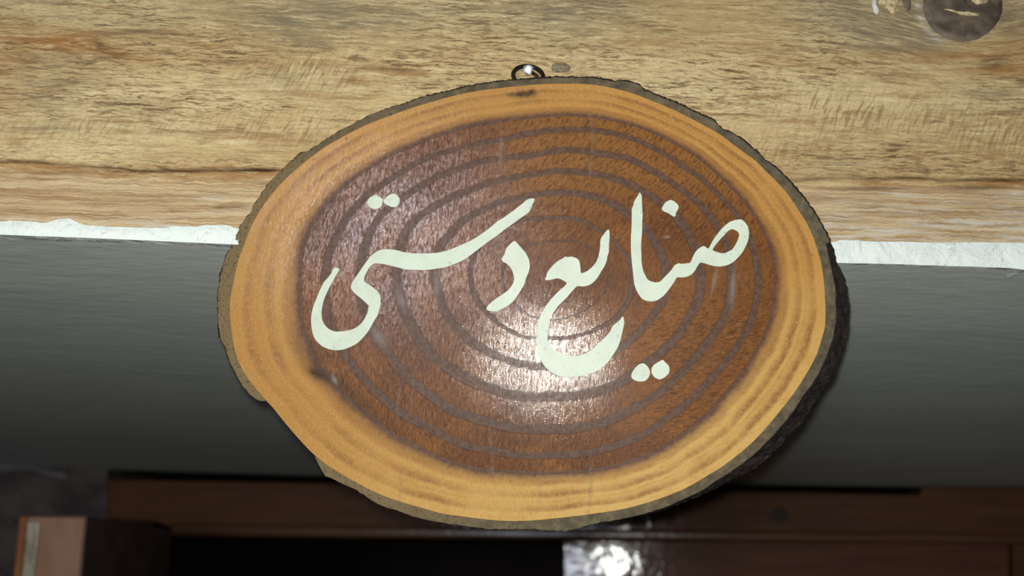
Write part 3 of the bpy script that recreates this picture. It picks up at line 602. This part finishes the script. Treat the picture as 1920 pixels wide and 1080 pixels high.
big += c1([(575, 408), (515, 403), (480, 410), (450, 428), (425, 450), (405, 478), (385, 505), (365, 535), (340, 570), (318, 605), (310, 628), (318, 650), (340, 672), (370, 695), (400, 722), (418, 740), (415, 755), (412, 778), (395, 815), (375, 845), (345, 870), (310, 885), (265, 893), (215, 895), (180, 880), (155, 855), (140, 825), (136, 790), (140, 750), (152, 700), (170, 660), (195, 610), (220, 565), (244, 525), (238, 518), (222, 514), (208, 520), (200, 540), (175, 575), (150, 600), (140, 620), (125, 655), (105, 700), (90, 740), (78, 780), (74, 830), (78, 880), (90, 925), (110, 955), (140, 982), (175, 998), (215, 1006), (260, 1004), (300, 990), (345, 968), (380, 935), (410, 900), (430, 868), (450, 830), (470, 800), (480, 765), (490, 730), (488, 695), (480, 665), (460, 645), (430, 622), (400, 605), (390, 592), (392, 570), (402, 545), (420, 515), (440, 495), (455, 488), (490, 490), (540, 500), (590, 512)])
big += c2([(0, 688), (60, 690), (140, 692), (200, 688), (250, 680), (300, 672), (350, 658), (420, 630), (480, 598), (540, 550), (600, 505), (660, 460), (720, 420), (780, 370), (850, 322), (900, 285), (960, 245), (978, 215), (990, 180)])
letter('painted_letter', big)
letter('painted_letter', c2([(848, 462), (865, 475), (885, 498), (910, 525), (935, 555), (955, 590), (968, 630), (970, 670), (960, 710), (940, 755), (932, 790), (915, 825), (880, 880), (850, 925), (820, 955), (780, 980), (740, 1000), (715, 1012), (690, 1013), (650, 1010), (635, 1000), (630, 990), (645, 965), (680, 935), (720, 905), (765, 875), (800, 850), (820, 825), (840, 795), (848, 760), (842, 720), (830, 690), (810, 660), (785, 638), (760, 628), (748, 605), (760, 588), (775, 565), (780, 535), (800, 505), (825, 482)]))
letter('painted_letter', c3([(818, 105), (805, 103), (785, 130), (765, 155), (760, 180), (760, 215), (752, 260), (740, 300), (715, 335), (680, 365), (650, 378), (637, 378), (635, 345), (630, 305), (615, 285), (580, 273), (555, 278), (540, 273), (520, 288), (495, 300), (465, 325), (435, 360), (420, 385), (422, 395), (412, 415), (414, 424), (440, 422), (470, 415), (490, 410), (515, 418), (535, 430), (549, 438), (545, 450), (520, 475), (490, 500), (470, 520), (445, 550), (420, 580), (400, 615), (380, 650), (370, 690), (362, 730), (355, 780), (360, 830), (362, 870), (375, 910), (395, 945), (415, 975), (450, 1005), (490, 1025), (530, 1038), (580, 1036), (640, 1030), (690, 1015), (740, 995), (780, 970), (815, 935), (845, 890), (870, 850), (885, 810), (895, 770), (905, 730), (913, 690), (908, 655), (900, 652), (885, 675), (860, 695), (838, 712), (825, 745), (795, 780), (760, 815), (720, 850), (680, 880), (640, 895), (600, 903), (550, 900), (510, 888), (475, 868), (445, 845), (430, 820), (425, 790), (430, 750), (435, 710), (440, 680), (455, 640), (475, 615), (490, 590), (520, 560), (555, 525), (585, 490), (610, 462), (625, 460), (655, 464), (690, 455), (720, 435), (745, 405), (765, 370), (790, 330), (803, 295), (805, 270), (815, 250), (815, 200), (820, 150)]))
letter('painted_letter', c4_([(355, 90), (375, 118), (375, 180), (382, 290), (378, 340), (378, 420), (370, 500), (368, 560), (372, 620), (372, 680), (385, 755), (405, 795), (420, 825), (440, 840), (490, 855), (530, 848), (560, 815), (600, 775), (635, 735), (650, 708), (685, 690), (710, 698), (740, 693), (785, 690), (800, 650), (820, 605), (850, 570), (890, 545), (905, 548), (935, 572), (950, 545), (970, 505), (1000, 460), (1040, 410), (1080, 370), (1120, 340), (1170, 325), (1215, 320), (1245, 345), (1270, 380), (1280, 430), (1275, 490), (1255, 540), (1225, 600), (1190, 640), (1150, 680), (1105, 705), (1050, 720), (1000, 718), (950, 708), (900, 690), (865, 685), (845, 715), (820, 760), (790, 790), (750, 808), (700, 812), (670, 808), (650, 845), (620, 890), (590, 930), (560, 965), (520, 995), (490, 1010), (440, 1014), (400, 1005), (370, 985), (345, 950), (325, 910), (312, 870), (305, 820), (300, 760), (290, 680), (284, 600), (282, 480), (288, 400), (290, 300), (289, 235), (302, 210), (305, 180), (325, 145), (345, 115)]),
       [c4_([(1132, 402), (1100, 420), (1075, 450), (1045, 480), (1015, 515), (990, 545), (968, 580), (1000, 595), (1050, 608), (1080, 605), (1110, 590), (1140, 575), (1165, 535), (1185, 495), (1197, 455), (1190, 430), (1165, 412)])])
letter('painted_dot', c4_([(618, 155), (650, 170), (688, 205), (680, 240), (660, 270), (662, 288), (650, 302), (620, 285), (590, 265), (560, 255), (540, 235), (555, 205), (575, 175)]))
letter('painted_dot', c8([(1043, 440), (1055, 415), (1075, 395), (1095, 390), (1112, 405), (1122, 428), (1115, 450), (1098, 465), (1070, 465), (1048, 455)]))
letter('painted_dot', c8([(1125, 420), (1132, 400), (1155, 385), (1172, 376), (1180, 385), (1200, 405), (1198, 432), (1180, 448), (1160, 458), (1140, 450), (1128, 435)]))

# hanging ring at the back of the sign, and the nail it hangs on
pt = hit([(990, 124)], LP + LN * 0.007, LN)[0]
pbk = hit([(991, 186)], SP - SN * (T - 0.001), SN)[0]
e2 = nrm(pt - pbk); e1 = nrm(np.array([1.0, 0, 0]) - e2 * e2[0]); rc = 0.0113
cc = pt - e2 * rc
a40 = np.linspace(0, 2 * math.pi, 48, endpoint=False)
hr = tube('hanging_ring', local(np.array([cc + rc * (e1 * math.cos(a) + e2 * math.sin(a)) for a in a40])), 0.0017, M_iron, sign, 12, True)
hr['label'] = 'black iron hanging ring'
cl = tube('ring_staple', local(np.array([pbk + e2 * 0.001 + SX * s_ - SN * (-0.001 + 0.002 * math.cos(s_ * 400)) for s_ in np.linspace(-0.004, 0.004, 9)])), 0.001, M_iron, sign, 8)
nail = thing('nail', 'bright headed nail driven into the beam above the sign', 'nail')
hd = hit([(990, 130.5)], LP + LN * 0.0125, LN)[0]; ft = hit([(1013, 147)], LP - LN * 0.004, LN)[0]
ax_ = nrm(hd - ft)
tube('shank', [ft, ft + (hd - ft) * 0.5, hd - ax_ * 0.001], 0.0013, M_shank, nail, 12)
Vn = []; hn = 14
vdir = nrm(O - hd); b1 = nrm(np.cross(vdir, [0, 0, 1])); b2 = np.cross(b1, vdir)
na = nrm(ax_ * 0.5 + vdir)
b1 = nrm(np.cross(na, [0, 0, 1])); b2 = np.cross(b1, na)
prof = [(-0.0014, 0.0012), (-0.0010, 0.0026), (-0.0002, 0.0033), (0.0005, 0.0031), (0.0011, 0.0023), (0.0014, 0.0011)]
for z_, r_ in prof:
    for k in range(hn):
        a = 2 * math.pi * k / hn; j_ = 1 + 0.10 * math.sin(3 * a + z_ * 2000)
        Vn.append(hd + na * z_ + (b1 * math.cos(a) + b2 * math.sin(a) * 1.05) * r_ * 1.15 * j_)
fsn = [[k * hn + i, k * hn + (i + 1) % hn, (k + 1) * hn + (i + 1) % hn, (k + 1) * hn + i] for k in range(len(prof) - 1) for i in range(hn)]
fsn += [[i for i in range(hn)][::-1], [(len(prof) - 1) * hn + i for i in range(hn)]]
mesh_obj('nail_head', Vn, fsn, M_steel, nail)

# ------------------------------------------------------------------ far end of the passage: wall, beam, doors
wallp = [(-1000, 800), (202, 880), (202, 2600), (-1000, 2600)]
wl = structure(slab('wall_left', wallp, FP - FN * 0.01, FN, 0.25, M_wall))
sm_ = np.array([(-30, 864), (20, 866), (60, 874), (100, 882), (126, 890), (120, 897), (96, 893), (70, 884), (40, 878), (18, 884), (-30, 888)], float)
a = on_far(sm_, -0.008); n_ = len(a)
mesh_obj('plaster_patch', np.vstack([a, a - FN * 0.006]), [list(range(n_))[::-1]] + [[i, (i + 1) % n_, n_ + (i + 1) % n_, n_ + i] for i in range(n_)], M_smear, wl)
structure(slab('wall_right', [(1905, 900), (2950, 920), (2950, 2600), (1905, 2600)], FP - FN * 0.01, FN, 0.25, M_post))
beam = thing('door_beam', 'dark lacquered brown beam across the far end of the passage above the doors', 'beam', Matrix.Translation(Vector(on_far([(960, 950)])[0])))
bo = np.array(on_far([(960, 950)])[0])
tl = math.radians(2.0); BNt = nrm(FN * math.cos(tl) - np.array([0, 0, 1]) * math.sin(tl))
out = np.array([(199, 899), (1230, 914), (1300, 918), (1727, 927), (1731, 911), (2950, 923), (2950, 1020), (1900, 1004), (1050, 1000), (320, 990), (290, 979), (199, 973)], float)
a = hit(out, FP + FN * 0.02, BNt) - bo; n_ = len(a)
bm = mesh_obj('beam_timber', np.vstack([a, a - FN * 0.10]), [list(range(n_))[::-1], [n_ + i for i in range(n_)]] + [[i, (i + 1) % n_, n_ + (i + 1) % n_, n_ + i] for i in range(n_)], M_dwood, beam)
m = bm.modifiers.new('bevel', 'BEVEL'); m.width = 0.006; m.segments = 3; m.limit_method = 'ANGLE'
def far_disc(x, y, rx, ry, par, off, n=28, d=0.004):
    P = np.stack([x + rx * np.cos(np.linspace(0, 2 * math.pi, n, endpoint=False)), y + ry * np.sin(np.linspace(0, 2 * math.pi, n, endpoint=False))], 1)
    a = hit(P, FP + FN * off, BNt) - bo; b = a - FN * d
    return mesh_obj('knot', np.vstack([a, b]), [list(range(n))[::-1]] + [[i, (i + 1) % n, n + (i + 1) % n, n + i] for i in range(n)], M_dknot, par)
far_disc(1461, 966, 17, 15, beam, 0.0205)
mh = slab('frame_moulding', [(318, 981), (2950, 1015), (2950, 1031), (318, 1005)], FP + FN * 0.032, FN, 0.05, M_dhead, beam, 0.0085)
mh.location = Vector(-bo)
d1 = structure(slab('door_1', [(1056, 1013), (1893, 1017), (1905, 2600), (1062, 2600)], FP - FN * 0.004, FN, 0.045, M_door, None, 0.003))
structure(slab('trim_2', [(1899, 1012), (1985, 1014), (1990, 2600), (1908, 2600)], FP + FN * 0.012, FN, 0.06, M_post))
# open leaf on the left, end grain towards the viewer
h1 = 1.50
NL = O + ray(38, 966) * 1.62; NRt = O + ray(163, 973) * 1.62; FR = O + ray(322, 988) * 2.30
FL = FR + (NL - NRt) * np.array([1, 1, 0]); zt_ = NL[2]
for q in (NRt, FR, FL): q[2] = zt_
dn = np.array([0, 0, -1.5])
leaf = hexa('door_2', np.array([NL, NRt, NRt + dn, NL + dn, FL, FR, FR + dn, FL + dn]), M_leaf, None, 0.002); structure(leaf)
en = nrm(np.cross(NRt - NL, [0, 0, 1])); en = en if en @ (O - NL) > 0 else -en
def on_edge(f0, f1, d, name, mat, z0=-0.002, zl=1.45, bev=0.002):
    A_ = NL + (NRt - NL) * f0 + np.array([0, 0, z0]); B_ = NL + (NRt - NL) * f1 + np.array([0, 0, z0]); dz = np.array([0, 0, -zl])
    q = np.array([A_, B_, B_ + dz, A_ + dz]); return hexa(name, np.vstack([q + en * d, q - en * 0.004]), mat, leaf, bev)
on_edge(0.005, 0.115, 0.0035, 'edge_lipping', M_edge2)
on_edge(0.115, 0.97, 0.003, 'edge_board', M_edge, bev=0.004)
on_edge(0.13, 0.33, 0.006, 'lock_plate', M_plate, -0.008)
# room beyond, its darkness put into the near-black colour, and the passage floor
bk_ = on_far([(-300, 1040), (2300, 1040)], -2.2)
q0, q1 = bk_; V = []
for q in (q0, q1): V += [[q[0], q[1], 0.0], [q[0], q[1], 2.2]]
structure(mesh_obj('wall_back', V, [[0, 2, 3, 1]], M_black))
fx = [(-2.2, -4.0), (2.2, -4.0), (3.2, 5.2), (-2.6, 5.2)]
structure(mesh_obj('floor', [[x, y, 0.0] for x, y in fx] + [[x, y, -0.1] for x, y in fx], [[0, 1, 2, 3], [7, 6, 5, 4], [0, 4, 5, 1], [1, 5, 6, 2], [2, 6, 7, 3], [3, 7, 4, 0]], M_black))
